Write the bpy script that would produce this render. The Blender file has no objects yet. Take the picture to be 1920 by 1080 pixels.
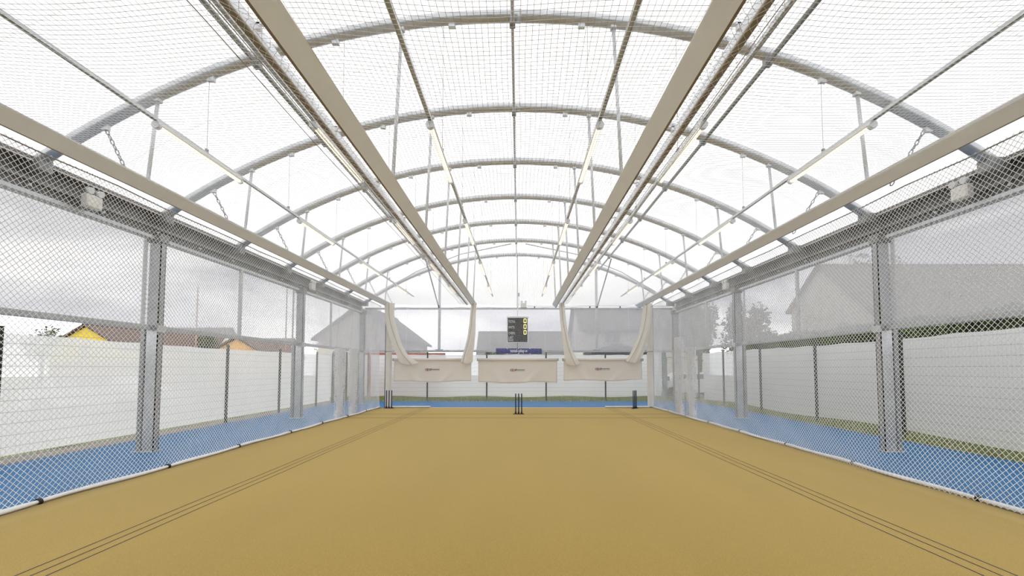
import bpy, math, random
from mathutils import Vector, Matrix
random.seed(7)
S = bpy.context.scene
C = S.collection
PI = math.pi

# ------------------------------------------------------------------ camera
F, PITCH, CAMZ = 853.0, math.radians(3.0), 1.62
cx_px, vy_px = 972.0, 691.0
cy_px = vy_px - F*math.tan(PITCH)
cam = bpy.data.cameras.new('camera'); camo = bpy.data.objects.new('camera', cam); C.objects.link(camo)
camo.location = (0, 0, CAMZ); camo.rotation_euler = (PI/2 + PITCH, 0, 0)
cam.sensor_width = 36; cam.lens = 36*F/1920
cam.shift_x = -(cx_px-960)/1920; cam.shift_y = (cy_px-540)/1920
cam.clip_start = 0.05; cam.clip_end = 600
S.camera = camo

# ------------------------------------------------------------------ view
S.view_settings.view_transform = 'Standard'; S.view_settings.look = 'None'
S.view_settings.gamma = 1; S.view_settings.use_curve_mapping = False
S.view_settings.exposure = 0.36
S.cycles.use_denoising = True
S.cycles.max_bounces = 12; S.cycles.diffuse_bounces = 6; S.cycles.transmission_bounces = 6
S.cycles.transparent_max_bounces = 12
S.cycles.sample_clamp_indirect = 8

# ------------------------------------------------------------------ sky: bright broken overcast
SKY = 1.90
w = bpy.data.worlds.new('overcast_sky'); S.world = w; w.use_nodes = True
nt = w.node_tree; nt.nodes.clear()
tc = nt.nodes.new('ShaderNodeTexCoord'); mp = nt.nodes.new('ShaderNodeMapping')
mp.inputs['Scale'].default_value = (1.0, 1.0, 3.2)
n1 = nt.nodes.new('ShaderNodeTexNoise'); n1.inputs['Scale'].default_value = 2.6; n1.inputs['Detail'].default_value = 5
n1.inputs['Roughness'].default_value = 0.55; n1.inputs['Distortion'].default_value = 0.6
cr = nt.nodes.new('ShaderNodeValToRGB')
cr.color_ramp.elements[0].position = 0.36; cr.color_ramp.elements[0].color = (0.38, 0.39, 0.44, 1)
cr.color_ramp.elements[1].position = 0.62; cr.color_ramp.elements[1].color = (1.0, 1.0, 1.0, 1)
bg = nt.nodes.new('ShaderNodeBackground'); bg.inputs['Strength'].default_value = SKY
wo = nt.nodes.new('ShaderNodeOutputWorld')
nt.links.new(tc.outputs['Generated'], mp.inputs['Vector']); nt.links.new(mp.outputs[0], n1.inputs['Vector'])
sx = nt.nodes.new('ShaderNodeSeparateXYZ'); nt.links.new(tc.outputs['Generated'], sx.inputs[0])
mr = nt.nodes.new('ShaderNodeMapRange')          # sky raised towards the far end, added to light the gable
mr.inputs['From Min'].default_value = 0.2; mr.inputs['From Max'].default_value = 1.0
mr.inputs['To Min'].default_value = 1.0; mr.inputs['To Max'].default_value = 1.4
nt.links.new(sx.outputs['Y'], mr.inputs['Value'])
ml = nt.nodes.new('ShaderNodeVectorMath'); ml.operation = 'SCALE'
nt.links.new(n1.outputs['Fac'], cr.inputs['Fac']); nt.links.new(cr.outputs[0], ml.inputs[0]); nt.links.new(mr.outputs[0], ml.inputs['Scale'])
mz = nt.nodes.new('ShaderNodeMapRange')          # sky dimmed overhead, raised at the horizon, to balance roof and gable
mz.inputs['From Min'].default_value = 0.0; mz.inputs['From Max'].default_value = 0.75
mz.inputs['To Min'].default_value = 1.45; mz.inputs['To Max'].default_value = 0.85
nt.links.new(sx.outputs['Z'], mz.inputs['Value'])
ml2 = nt.nodes.new('ShaderNodeVectorMath'); ml2.operation = 'SCALE'
nt.links.new(ml.outputs[0], ml2.inputs[0]); nt.links.new(mz.outputs[0], ml2.inputs['Scale'])
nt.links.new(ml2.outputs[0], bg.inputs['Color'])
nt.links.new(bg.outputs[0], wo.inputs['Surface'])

# ------------------------------------------------------------------ materials
def srgb(r, g, b):
    f = lambda c: (c/255/12.92) if c/255 <= 0.04045 else ((c/255+0.055)/1.055)**2.4
    return (f(r), f(g), f(b), 1)
def mat(name, col, rough=0.6, metal=0.0, noise=None, bump=0.0, emit=None, spec=0.5):
    """noise = (scale, amount, detail)"""
    m = bpy.data.materials.new(name); m.use_nodes = True; t = m.node_tree
    p = t.nodes['Principled BSDF']
    p.inputs['Roughness'].default_value = rough; p.inputs['Metallic'].default_value = metal
    p.inputs['Specular IOR Level'].default_value = spec
    p.inputs['Base Color'].default_value = col
    if noise:
        c = t.nodes.new('ShaderNodeTexCoord'); n = t.nodes.new('ShaderNodeTexNoise')
        n.inputs['Scale'].default_value = noise[0]; n.inputs['Detail'].default_value = noise[2]
        t.links.new(c.outputs['Object'], n.inputs['Vector'])
        r = t.nodes.new('ShaderNodeValToRGB')
        a = noise[1]
        r.color_ramp.elements[0].position = 0.3; r.color_ramp.elements[1].position = 0.7
        r.color_ramp.elements[0].color = (col[0]*(1-a), col[1]*(1-a), col[2]*(1-a), 1)
        r.color_ramp.elements[1].color = (min(1, col[0]*(1+a)), min(1, col[1]*(1+a)), min(1, col[2]*(1+a)), 1)
        t.links.new(n.outputs['Fac'], r.inputs['Fac']); t.links.new(r.outputs[0], p.inputs['Base Color'])
        if bump:
            b = t.nodes.new('ShaderNodeBump'); b.inputs['Strength'].default_value = bump; b.inputs['Distance'].default_value = 0.01
            t.links.new(n.outputs['Fac'], b.inputs['Height']); t.links.new(b.outputs[0], p.inputs['Normal'])
    if emit:
        p.inputs['Emission Color'].default_value = emit[0]; p.inputs['Emission Strength'].default_value = emit[1]
    return m
def cloth(name, col, tcol, trans=0.4, clear=0.0, noise=None):
    """woven sheet: diffuse front, translucent through, 'clear' = open gaps between threads"""
    m = bpy.data.materials.new(name); m.use_nodes = True; t = m.node_tree; t.nodes.clear()
    d = t.nodes.new('ShaderNodeBsdfDiffuse'); d.inputs['Color'].default_value = col
    tr = t.nodes.new('ShaderNodeBsdfTranslucent'); tr.inputs['Color'].default_value = tcol
    mx = t.nodes.new('ShaderNodeMixShader'); mx.inputs[0].default_value = trans
    t.links.new(d.outputs[0], mx.inputs[1]); t.links.new(tr.outputs[0], mx.inputs[2])
    o = t.nodes.new('ShaderNodeOutputMaterial'); last = mx
    if noise:
        c = t.nodes.new('ShaderNodeTexCoord'); n = t.nodes.new('ShaderNodeTexNoise')
        n.inputs['Scale'].default_value = noise[0]; n.inputs['Detail'].default_value = 3
        t.links.new(c.outputs['Object'], n.inputs['Vector'])
        b = t.nodes.new('ShaderNodeBump'); b.inputs['Strength'].default_value = noise[1]; b.inputs['Distance'].default_value = 0.1
        t.links.new(n.outputs['Fac'], b.inputs['Height'])
        t.links.new(b.outputs[0], d.inputs['Normal']); t.links.new(b.outputs[0], tr.inputs['Normal'])
    if clear:
        tp = t.nodes.new('ShaderNodeBsdfTransparent'); m2 = t.nodes.new('ShaderNodeMixShader'); m2.inputs[0].default_value = clear
        t.links.new(mx.outputs[0], m2.inputs[1]); t.links.new(tp.outputs[0], m2.inputs[2]); last = m2
    t.links.new(last.outputs[0], o.inputs['Surface'])
    return m

M = {}
M['galv'] = mat('galvanised_steel', (0.52, 0.53, 0.54, 1), 0.36, 0.75, (5, 0.12, 4), 0.1)
M['galv_column'] = mat('galvanised_column_steel', (0.40, 0.41, 0.42, 1), 0.38, 0.65, (6, 0.12, 4), 0.1)
M['galv_light'] = mat('galvanised_tube', (0.60, 0.62, 0.63, 1), 0.45, 0.3, (9, 0.08, 3))
M['galv_dark'] = mat('dull_steel', (0.24, 0.245, 0.24, 1), 0.5, 0.4, (6, 0.15, 3))
M['web'] = mat('shade_darkened_web', (0.145, 0.147, 0.147, 1), 0.55, 0.3, (3, 0.25, 4))  # steel kept darker: shade on the eave's unlit inner side is in the colour
M['gutter'] = mat('brown_gutter', (0.17, 0.155, 0.145, 1), 0.5, 0.2, (4, 0.15, 3))
M['beam'] = mat('tan_powder_coat', (0.90, 0.93, 1.0, 1), 0.45, 0.0, (3, 0.03, 2))
M['beam_lip'] = mat('bronze_track_and_shade', (0.30, 0.25, 0.19, 1), 0.45, 0.3)
M['black'] = mat('black_plastic', (0.012, 0.012, 0.014, 1), 0.45)
M['net'] = mat('white_twine', (0.93, 0.93, 0.93, 1), 0.8, 0, None, 0, None, 0.2)
M['net_ceiling'] = mat('white_twine_fine', (0.88, 0.88, 0.88, 1), 0.8, 0, None, 0, None, 0.2)
M['cord'] = mat('grey_cord', (0.33, 0.32, 0.31, 1), 0.7)
M['skirt'] = mat('white_pvc', (0.80, 0.79, 0.77, 1), 0.5, 0, (8, 0.05, 3), 0.3)
M['canvas'] = cloth('cream_canvas', (0.90, 0.87, 0.83, 1), (0.92, 0.87, 0.80, 1), 0.42)
M['canvas_drape'] = cloth('cream_net_canvas', (0.93, 0.91, 0.87, 1), (0.95, 0.92, 0.86, 1), 0.5)
M['pad'] = mat('cream_foam_padding', (0.76, 0.72, 0.66, 1), 0.7, 0, (3, 0.05, 3), 0.1)
M['roof'] = cloth('translucent_roof_membrane', (0.80, 0.80, 0.80, 1), (0.97, 0.97, 0.965, 1), 0.78)
M['seam'] = cloth('membrane_weld_seam', (0.78, 0.77, 0.75, 1), (0.90, 0.89, 0.86, 1), 0.75)
M['gable'] = cloth('brightened_gable_membrane', (0.85, 0.85, 0.85, 1), (1.0, 1.0, 0.995, 1), 0.96, 0.035)  # same membrane as the roof, made to pass more light so it looks brighter
M['screen'] = cloth('windbreak_mesh_screen', (0.54, 0.535, 0.54, 1), (0.45, 0.445, 0.46, 1), 0.55, 0.18)
M['sheet'] = cloth('white_windbreak_sheet', (0.88, 0.88, 0.875, 1), (0.88, 0.88, 0.875, 1), 0.6, 0.09, (0.9, 0.10))
M['fence'] = mat('green_fence_steel', (0.012, 0.022, 0.016, 1), 0.45)
M['fence_wire'] = mat('fence_wire', (0.25, 0.28, 0.27, 1), 0.5)
M['blue'] = mat('blue_acrylic_court', (0.006, 0.125, 0.31, 1), 0.6, 0, (60, 0.12, 4), 0.2, None, 0.3)
M['line'] = mat('dark_blue_stitched_line', (0.045, 0.055, 0.075, 1), 0.9, 0, (80, 0.3, 2), 0, None, 0.1)
M['navy'] = mat('navy_plastic', (0.004, 0.010, 0.045, 1), 0.35)
M['stump_tip'] = mat('white_stump_cap', (0.75, 0.75, 0.75, 1), 0.5)
M['green_base'] = mat('dark_green_rubber', (0.008, 0.05, 0.03, 1), 0.6)
M['banner_blue'] = mat('royal_blue_vinyl', srgb(24, 32, 118), 0.4, 0, (6, 0.15, 2), 0.3)
M['white'] = mat('white_paint', (0.85, 0.85, 0.84, 1), 0.5)
M['box_white'] = mat('white_box_plastic', (0.74, 0.72, 0.67, 1), 0.45)
M['board'] = mat('scoreboard_face', (0.018, 0.018, 0.020, 1), 0.5)
M['digit'] = mat('yellow_digit', (0.9, 0.75, 0.15, 1), 0.5, 0, None, 0, ((1.0, 0.82, 0.30, 1), 1.3))
M['tube_light'] = mat('warm_tube_light', (0.9, 0.85, 0.7, 1), 0.4, 0, None, 0, ((1.0, 0.88, 0.68, 1), 1.0))
M['clear_lens'] = mat('clear_lens', (0.70, 0.72, 0.72, 1), 0.15)
M['red'] = mat('flag_red', (0.55, 0.03, 0.04, 1), 0.7)
M['flag_blue'] = mat('flag_blue', (0.03, 0.03, 0.16, 1), 0.7)
M['ink'] = mat('logo_ink', (0.03, 0.03, 0.04, 1), 0.7)
M['ground'] = mat('grass_ground', (0.16, 0.18, 0.09, 1), 0.95, 0, (1.3, 0.5, 6), 0.5, None, 0.1)
M['gravel'] = mat('grey_gravel', (0.26, 0.235, 0.21, 1), 0.95, 0, (70, 0.75, 3), 0.8, None, 0.1)
M['grass'] = mat('grass_blades', (0.29, 0.33, 0.14, 1), 0.8, 0, (9, 0.5, 2), 0, None, 0.1)
M['dirt'] = mat('dry_verge', (0.36, 0.34, 0.19, 1), 0.95, 0, (25, 0.6, 5), 0.6, None, 0.1)
M['leaf'] = mat('hedge_leaves', (0.055, 0.10, 0.022, 1), 0.6, 0, (3, 0.65, 3), 0, None, 0.2)
M['leaf_tree'] = mat('tree_leaves', (0.10, 0.13, 0.06, 1), 0.7, 0, (2, 0.5, 3), 0, None, 0.2)
M['bark'] = mat('tree_bark', (0.12, 0.09, 0.07, 1), 0.9, 0, (9, 0.4, 3))
M['yellow'] = mat('yellow_render', srgb(242, 208, 60), 0.85, 0, (4, 0.05, 2))
M['orange'] = mat('orange_render', srgb(236, 185, 120), 0.85, 0, (4, 0.05, 2))
M['brick'] = mat('red_brick', (0.36, 0.13, 0.085, 1), 0.9, 0, (30, 0.3, 3), 0.2)
M['brick_pale'] = mat('pink_brick', (0.50, 0.30, 0.23, 1), 0.9, 0, (30, 0.2, 3), 0.2)
M['tiles'] = mat('brown_roof_tiles', (0.115, 0.075, 0.06, 1), 0.85, 0, (14, 0.35, 3), 0.3)
M['tiles_grey'] = mat('grey_roof_tiles', (0.20, 0.19, 0.18, 1), 0.85, 0, (14, 0.2, 3), 0.3)
M['cream'] = mat('cream_render', (0.72, 0.68, 0.60, 1), 0.85, 0, (4, 0.05, 2))
M['glass'] = mat('window_glass', (0.10, 0.12, 0.14, 1), 0.1)
M['frame'] = mat('white_window_frame', (0.8, 0.8, 0.8, 1), 0.5)
M['gazebo'] = mat('charcoal_canopy', (0.035, 0.035, 0.038, 1), 0.8)
M['car'] = mat('white_car_paint', (0.7, 0.71, 0.72, 1), 0.25)
M['concrete'] = mat('concrete', (0.42, 0.41, 0.39, 1), 0.9, 0, (12, 0.12, 4), 0.2)

# ochre carpet: soft woven speckle at two sizes
def carpet_mat():
    m = bpy.data.materials.new('ochre_carpet'); m.use_nodes = True; t = m.node_tree; p = t.nodes['Principled BSDF']
    p.inputs['Roughness'].default_value = 0.95; p.inputs['Specular IOR Level'].default_value = 0.05
    p.inputs['Sheen Weight'].default_value = 0.6; p.inputs['Sheen Roughness'].default_value = 0.5; p.inputs['Sheen Tint'].default_value = (1.0, 0.80, 0.42, 1)
    c = t.nodes.new('ShaderNodeTexCoord')
    a = t.nodes.new('ShaderNodeTexNoise'); a.inputs['Scale'].default_value = 190; a.inputs['Detail'].default_value = 3
    b = t.nodes.new('ShaderNodeTexNoise'); b.inputs['Scale'].default_value = 0.9; b.inputs['Detail'].default_value = 5
    mpn = t.nodes.new('ShaderNodeMapping'); mpn.inputs['Scale'].default_value = (1.0, 0.25, 1.0)
    t.links.new(c.outputs['Object'], a.inputs['Vector']); t.links.new(c.outputs['Object'], mpn.inputs['Vector']); t.links.new(mpn.outputs[0], b.inputs['Vector'])
    r = t.nodes.new('ShaderNodeValToRGB'); r.color_ramp.elements[0].position = 0.3; r.color_ramp.elements[1].position = 0.7
    r.color_ramp.elements[0].color = (0.19, 0.116, 0.012, 1); r.color_ramp.elements[1].color = (0.43, 0.284, 0.058, 1)
    t.links.new(a.outputs['Fac'], r.inputs['Fac'])
    r2 = t.nodes.new('ShaderNodeMapRange'); r2.inputs['From Min'].default_value = 0.3; r2.inputs['From Max'].default_value = 0.7
    r2.inputs['To Min'].default_value = 0.94; r2.inputs['To Max'].default_value = 1.05
    t.links.new(b.outputs['Fac'], r2.inputs['Value'])
    mx = t.nodes.new('ShaderNodeVectorMath'); mx.operation = 'SCALE'
    t.links.new(r.outputs[0], mx.inputs[0]); t.links.new(r2.outputs[0], mx.inputs['Scale'])
    t.links.new(mx.outputs[0], p.inputs['Base Color'])
    bp = t.nodes.new('ShaderNodeBump'); bp.inputs['Strength'].default_value = 0.5; bp.inputs['Distance'].default_value = 0.004
    t.links.new(a.outputs['Fac'], bp.inputs['Height']); t.links.new(bp.outputs[0], p.inputs['Normal'])
    return m
M['carpet'] = carpet_mat()

# ------------------------------------------------------------------ mesh helpers
class MB:
    def __init__(s): s.v = []; s.f = []; s.sm = []
    def add(s, vs, fs, smooth=False):
        n = len(s.v); s.v += [tuple(p) for p in vs]
        for f in fs: s.f.append(tuple(i+n for i in f)); s.sm.append(smooth)
        return s
    def box(s, x0, x1, y0, y1, z0, z1, b=0.0):
        if b <= 0:
            vs = [(x, y, z) for x in (x0, x1) for y in (y0, y1) for z in (z0, z1)]
            return s.add(vs, [(0,1,3,2),(4,6,7,5),(0,4,5,1),(2,3,7,6),(0,2,6,4),(1,5,7,3)])
        # chamfered along all edges: octagonal shells
        vs = []; 
        xs, ys, zs = (x0, x1), (y0, y1), (z0, z1)
        idx = {}
        for i in (0, 1):
            for j in (0, 1):
                for k in (0, 1):
                    sx = b if i == 0 else -b; sy = b if j == 0 else -b; sz = b if k == 0 else -b
                    idx[(i,j,k,'x')] = len(vs); vs.append((xs[i], ys[j]+sy, zs[k]+sz))
                    idx[(i,j,k,'y')] = len(vs); vs.append((xs[i]+sx, ys[j], zs[k]+sz))
                    idx[(i,j,k,'z')] = len(vs); vs.append((xs[i]+sx, ys[j]+sy, zs[k]))
        fs = []
        for i in (0, 1):
            fs.append([idx[(i,0,0,'x')], idx[(i,1,0,'x')], idx[(i,1,1,'x')], idx[(i,0,1,'x')]][::(-1 if i == 0 else 1)])
            fs.append([idx[(0,i,0,'y')], idx[(1,i,0,'y')], idx[(1,i,1,'y')], idx[(0,i,1,'y')]][::(1 if i == 0 else -1)])
            fs.append([idx[(0,0,i,'z')], idx[(1,0,i,'z')], idx[(1,1,i,'z')], idx[(0,1,i,'z')]][::(-1 if i == 0 else 1)])
        for i in (0, 1):
            for j in (0, 1):
                fs.append([idx[(i,j,0,'x')], idx[(i,j,1,'x')], idx[(i,j,1,'y')], idx[(i,j,0,'y')]])
                fs.append([idx[(i,0,j,'x')], idx[(i,1,j,'x')], idx[(i,1,j,'z')], idx[(i,0,j,'z')]])
                fs.append([idx[(0,i,j,'y')], idx[(1,i,j,'y')], idx[(1,i,j,'z')], idx[(0,i,j,'z')]])
                for k in (0, 1):
                    fs.append([idx[(i,j,k,'x')], idx[(i,j,k,'y')], idx[(i,j,k,'z')]])
        return s.add(vs, fs)
    def tube(s, pts, r, n=8, cap=True, flat=1.0):
        pts = [Vector(p) for p in pts]; R = r if isinstance(r, (list, tuple)) else [r]*len(pts)
        vs = []; up = None
        for i, p in enumerate(pts):
            t = (pts[min(i+1, len(pts)-1)] - pts[max(i-1, 0)]).normalized()
            if up is None:
                up = Vector((0, 0, 1)) if abs(t.z) < 0.9 else Vector((1, 0, 0))
            a = t.cross(up).normalized(); b = a.cross(t).normalized(); up = b
            for k in range(n):
                an = 2*PI*k/n
                vs.append(p + a*math.cos(an)*R[i] + b*math.sin(an)*R[i]*flat)
        fs = []
        for i in range(len(pts)-1):
            for k in range(n):
                fs.append((i*n+k, i*n+(k+1) % n, (i+1)*n+(k+1) % n, (i+1)*n+k))
        s.add(vs, fs, True)
        if cap:
            m = len(s.v) - len(vs)
            s.f.append(tuple(m+k for k in range(n))[::-1]); s.sm.append(False)
            s.f.append(tuple(m+(len(pts)-1)*n+k for k in range(n))); s.sm.append(False)
        return s
    def strand(s, pts, r, nrm, tdir):
        """three-sided twine"""
        nrm = Vector(nrm); b = nrm.cross(Vector(tdir)).normalized()
        o = [nrm*r, nrm*(-.5*r)+b*(.87*r), nrm*(-.5*r)-b*(.87*r)]
        vs = []; fs = []
        for p in pts:
            p = Vector(p)
            vs += [p+o[0], p+o[1], p+o[2]]
        for i in range(len(pts)-1):
            a = i*3
            for k in range(3): fs.append((a+k, a+(k+1) % 3, a+3+(k+1) % 3, a+3+k))
        return s.add(vs, fs, True)
    def grid(s, fn, nu, nv, smooth=True):
        vs = [fn(i/nu, j/nv) for j in range(nv+1) for i in range(nu+1)]
        fs = [(j*(nu+1)+i, j*(nu+1)+i+1, (j+1)*(nu+1)+i+1, (j+1)*(nu+1)+i) for j in range(nv) for i in range(nu)]
        return s.add(vs, fs, smooth)
    def build(s, name, m, parent=None, loc=None):
        me = bpy.data.meshes.new(name); me.from_pydata(s.v, [], s.f)
        me.polygons.foreach_set('use_smooth', s.sm); me.update()
        me.materials.append(m)
        o = bpy.data.objects.new(name, me); C.objects.link(o)
        if parent: o.parent = parent
        if loc: o.location = loc
        return o
def tag(o, label=None, cat=None, group=None, kind=None):
    if label: o['label'] = label
    if cat: o['category'] = cat
    if group: o['group'] = group
    if kind: o['kind'] = kind
    return o
def empty(name, loc=(0, 0, 0), rz=0.0, label=None, cat=None, group=None):
    o = bpy.data.objects.new(name, None); C.objects.link(o); o.location = loc; o.rotation_euler = (0, 0, rz)
    o.empty_display_size = 0.1
    return tag(o, label, cat, group)
def copy_tree(o, parent=None):
    c = o.copy(); C.objects.link(c); c.parent = parent
    for ch in list(o.children): copy_tree(ch, c)
    return c
def solid(o, th):
    md = o.modifiers.new('thickness', 'SOLIDIFY'); md.thickness = th; md.offset = 0; return o
def text(name, body, size, loc, m, parent, ext=0.004, align='LEFT', sx=1.0, bold=0.0):
    cu = bpy.data.curves.new(name, 'FONT'); cu.body = body; cu.size = size; cu.extrude = ext; cu.align_x = align; cu.offset = bold
    cu.materials.append(m)
    tmp = bpy.data.objects.new(name, cu); C.objects.link(tmp); bpy.context.view_layer.update()
    me = bpy.data.meshes.new_from_object(tmp.evaluated_get(bpy.context.evaluated_depsgraph_get()))
    me.name = name; bpy.data.objects.remove(tmp); bpy.data.curves.remove(cu)
    if not me.materials: me.materials.append(m)
    o = bpy.data.objects.new(name, me); C.objects.link(o); o.location = loc; o.rotation_euler = (PI/2, 0, 0); o.scale = (sx, 1, 1)
    o.parent = parent
    return o

# ------------------------------------------------------------------ shared dimensions
XC = -0.05                       # building centre line
ARC_R, ARC_TOP = 12.26, 6.93
Y0, Y1 = -3.0, 21.0
ARCHES = [6.6, 9.0, 11.4, 13.8, 16.2, 18.6, 21.0]
ORD = ['first', 'second', 'third', 'fourth', 'fifth', 'sixth', 'seventh', 'eighth', 'ninth', 'tenth']
def az(x, off=0.0): 
    r = ARC_R + off
    return ARC_TOP - ARC_R + math.sqrt(r*r - (x-XC)**2)
LS, RS = 'yellow house side', 'hedge side'

# ------------------------------------------------------------------ ground and floors
g = MB(); g.grid(lambda u, v: (-90+180*u, -25+140*v, -0.06), 30, 24, False)
tag(g.build('ground', M['ground']), kind='structure')
tag(MB().box(-8.65, 8.68, Y0, 22.65, -0.12, 0.0).build('floor', M['blue']), kind='structure')
cp = empty('ochre_carpet', (0, 0, 0), 0, 'ochre yellow cricket carpet with thin dark blue stitched lines over the blue court', 'carpet')
def cg(u, v):
    x = -5.72 + 11.36*u; y = -2.4 + 21.2*v
    if u in (0.0, 1.0): x += 0.012*math.sin(y*2.1)
    return (x, y, 0.012)
cb = MB(); cb.grid(cg, 24, 60); solid(cb.build('pile', M['carpet'], cp), 0.010)
for x in (-3.90, -3.78, -3.66, 3.60, 3.74, 3.86):
    b = MB(); b.grid(lambda u, v: (x-0.006+0.012*u+0.004*math.sin(v*40+x), -2.2+20.9*v, 0.0185), 1, 60)
    b.build('stitched_line', M['line'], cp)
for y in (14.89, 16.1):
    MB().box(-5.6, 5.5, y-0.014, y+0.014, 0.0172, 0.0185).build('crease_line', M['line'], cp)
MB().box(-5.35, 5.35, 18.79, 18.83, 0.016, 0.03).build('edge_binding', M['white'], cp)
tag(MB().box(-9.35, -8.65, Y0, 24.0, -0.10, -0.012).build('path', M['gravel']), kind='structure')
tag(MB().box(8.68, 9.9, Y0, 24.5, -0.10, -0.02).build('ground_verge', M['dirt']), kind='structure')
tag(MB().box(-8.65, 8.68, 22.65, 25.5, -0.10, -0.02).build('ground_verge', M['dirt']), kind='structure')
def grass(n, x0, x1, y0, y1, hmin, hmax, label):
    b = MB()
    for _ in range(n):
        x = random.uniform(x0, x1); y = random.uniform(y0, y1); h = random.uniform(hmin, hmax); a = random.uniform(0, PI)
        dx, dy = math.cos(a)*0.012, math.sin(a)*0.012; lx, ly = random.uniform(-.05, .05), random.uniform(-.05, .05)
        b.add([(x-dx, y-dy, -.02), (x+dx, y+dy, -.02), (x+lx, y+ly, h)], [(0, 1, 2)])
    tag(b.build('grass', M['grass']), label, 'grass', None, 'stuff')
grass(6500, 8.72, 9.8, 5.0, 23.0, 0.04, 0.20, 'short green grass along the foot of the hedge side fence')
grass(9000, -8.6, 8.7, 22.68, 25.3, 0.05, 0.22, 'short green grass beneath the white sheets at the far end')

# ------------------------------------------------------------------ steel frame
def rng(a, b, n): return [a+(b-a)*i/n for i in range(n+1)]
arch_mb = MB(); arch_mb.tube([(x, 0, az(x)) for x in [XC-7.12+14.24*i/48 for i in range(49)]], 0.088, 16)
def bracket_mb(x, w=0.05):
    z = az(x) - 0.088
    return MB().box(x-w, x+w, -0.03, 0.03, z-0.055, z+0.02)
arch0 = None
for i, y in enumerate(ARCHES):
    if arch0 is None:
        a = empty('roof_arch'); arch_mb.build('arch_tube', M['galv'], a)
        for x in (-6.15, -4.6, -2.75, -1.0, 0.95, 2.65, 4.55, 6.1):
            bracket_mb(x).build('bracket', M['galv_light'], a)
        for x in (XC-7.1, XC+7.1):
            MB().box(x-0.16, x+0.16, -0.10, 0.10, 4.52, 4.72, 0.01).build('foot_plate', M['galv_dark'], a)
        # splice sleeve at the crown
        MB().tube([(XC-0.07, 0, az(0)), (XC+0.09, 0, az(0))], 0.094, 16).build('splice_sleeve', M['galv'], a)
        arch0 = a
    else: a = copy_tree(arch0)
    a.location = (0, y, 0)
    tag(a, ('curved grey tubular steel roof arch, %s counted from the camera' % ORD[i]) if i < 6 else
        'curved grey tubular steel arch framing the white gable end', 'roof arch', 'roof arches')
for nm, x, r, lab in (('ridge', -0.09, 0.026, 'thin grey steel tube running along the ridge under the arches'),
                      ('l', -3.92, 0.036, 'grey steel tube under the arches beside the %s inner beam' % LS),
                      ('r', 3.74, 0.036, 'grey steel tube under the arches beside the %s inner beam' % RS)):
    zz = az(x) - 0.088 - r
    p = empty('roof_purlin', (x, 0, zz), 0, lab, 'roof purlin', 'lengthwise roof tubes')
    MB().tube([(0, 2.0, 0), (0, Y1, 0)], r, 12).build('tube', M['galv_dark'] if nm != 'ridge' else M['galv'], p)
    for y in ARCHES[:-1]:
        MB().box(-r-0.018, r+0.018, y-0.05, y+0.05, -r-0.02, r+0.03, 0.006).build('clamp', M['galv_dark'], p)

# side columns
col0 = None
def column(x, y, sgn, label):
    global col0
    c = empty('steel_column', (x, y, 0), 0, label, 'column', 'grey columns along the sides')
    s = sgn
    q = lambda a, b: (min(a*s, b*s), max(a*s, b*s))
    b = MB()
    b.box(*q(0, 0.22), -0.07, -0.055, 0.0, 4.25); b.box(*q(0, 0.22), 0.055, 0.07, 0.0, 4.25); b.box(*q(0.0, 0.016), -0.07, 0.07, 0.0, 4.25)
    b.box(*q(0.10, 0.115), -0.06, 0.06, 0.0, 4.25)
    b.build('column_shaft', M['galv_column'], c)
    MB().box(*q(0.27, 0.36), -0.05, 0.05, 0.0, 2.42, 0.006).build('outer_channel', M['galv_dark'], c)
    MB().box(*q(0.36, 0.37), -0.05, 0.05, 2.42, 4.25).build('outer_flange', M['galv'], c)
    MB().box(*q(-0.03, 0.38), -0.12, 0.12, 0.0, 0.015, 0.003).build('base_plate', M['galv'], c)
    MB().box(*q(-0.02, 0.26), -0.12, 0.12, 4.12, 4.30, 0.008).build('cap_plate', M['galv_dark'], c)
    MB().box(*q(-0.035, 0.0), -0.10, 0.10, 2.33, 2.47, 0.006).build('rail_cleat', M['galv_light'], c)
for y, w in ((3.0, None), (9.0, 'first'), (15.0, 'second'), (21.0, 'corner')):
    if w is None: continue
    for s, sd, x in ((-1, LS, -7.10), (1, RS, 7.13)):
        column(x, y, s, ('grey steel column on the %s, %s from the camera' % (sd, w)) if w != 'corner' else 'grey steel corner column on the %s at the far end' % sd)
# eave beams
for s, sd in ((-1, LS), (1, RS)):
    x = 7.12 if s < 0 else 7.16
    q = lambda a, b: (min((x+a)*s, (x+b)*s), max((x+a)*s, (x+b)*s))
    e = empty('eave_beam', (0, 0, 0), 0, 'deep grey eave beam with brown gutter along the top of the %s' % sd, 'eave beam', 'eave beams')
    MB().box(*q(0.16, 0.19), Y0, Y1, 4.20, 4.66).build('web', M['web'], e)
    MB().box(*q(-0.02, 0.20), Y0, Y1+0.1, 4.66, 4.73, 0.01).build('gutter', M['gutter'], e)
    MB().tube([((x-0.03)*s, Y0, 4.655), ((x-0.03)*s, Y1, 4.655)], 0.010, 6).build('gutter_lip_highlight', M['skirt'], e)  # pale tube stands in for the highlight along the gutter edge
    MB().box(*q(0.04, 0.19), Y0, Y1, 4.16, 4.24, 0.01).build('bottom_flange', M['galv'], e)
    MB().box(*q(0.10, 0.16), Y0, Y1, 4.40, 4.45).build('stiffener', M['galv_dark'], e)
    for y in [1.8+1.2*k for k in range(16)]:
        if y > 4: MB().tube([((x+0.16)*s, y, 4.34), ((x+0.10)*s, y, 4.34)], 0.022, 8).build('bolt', M['galv_light'], e)
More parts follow.
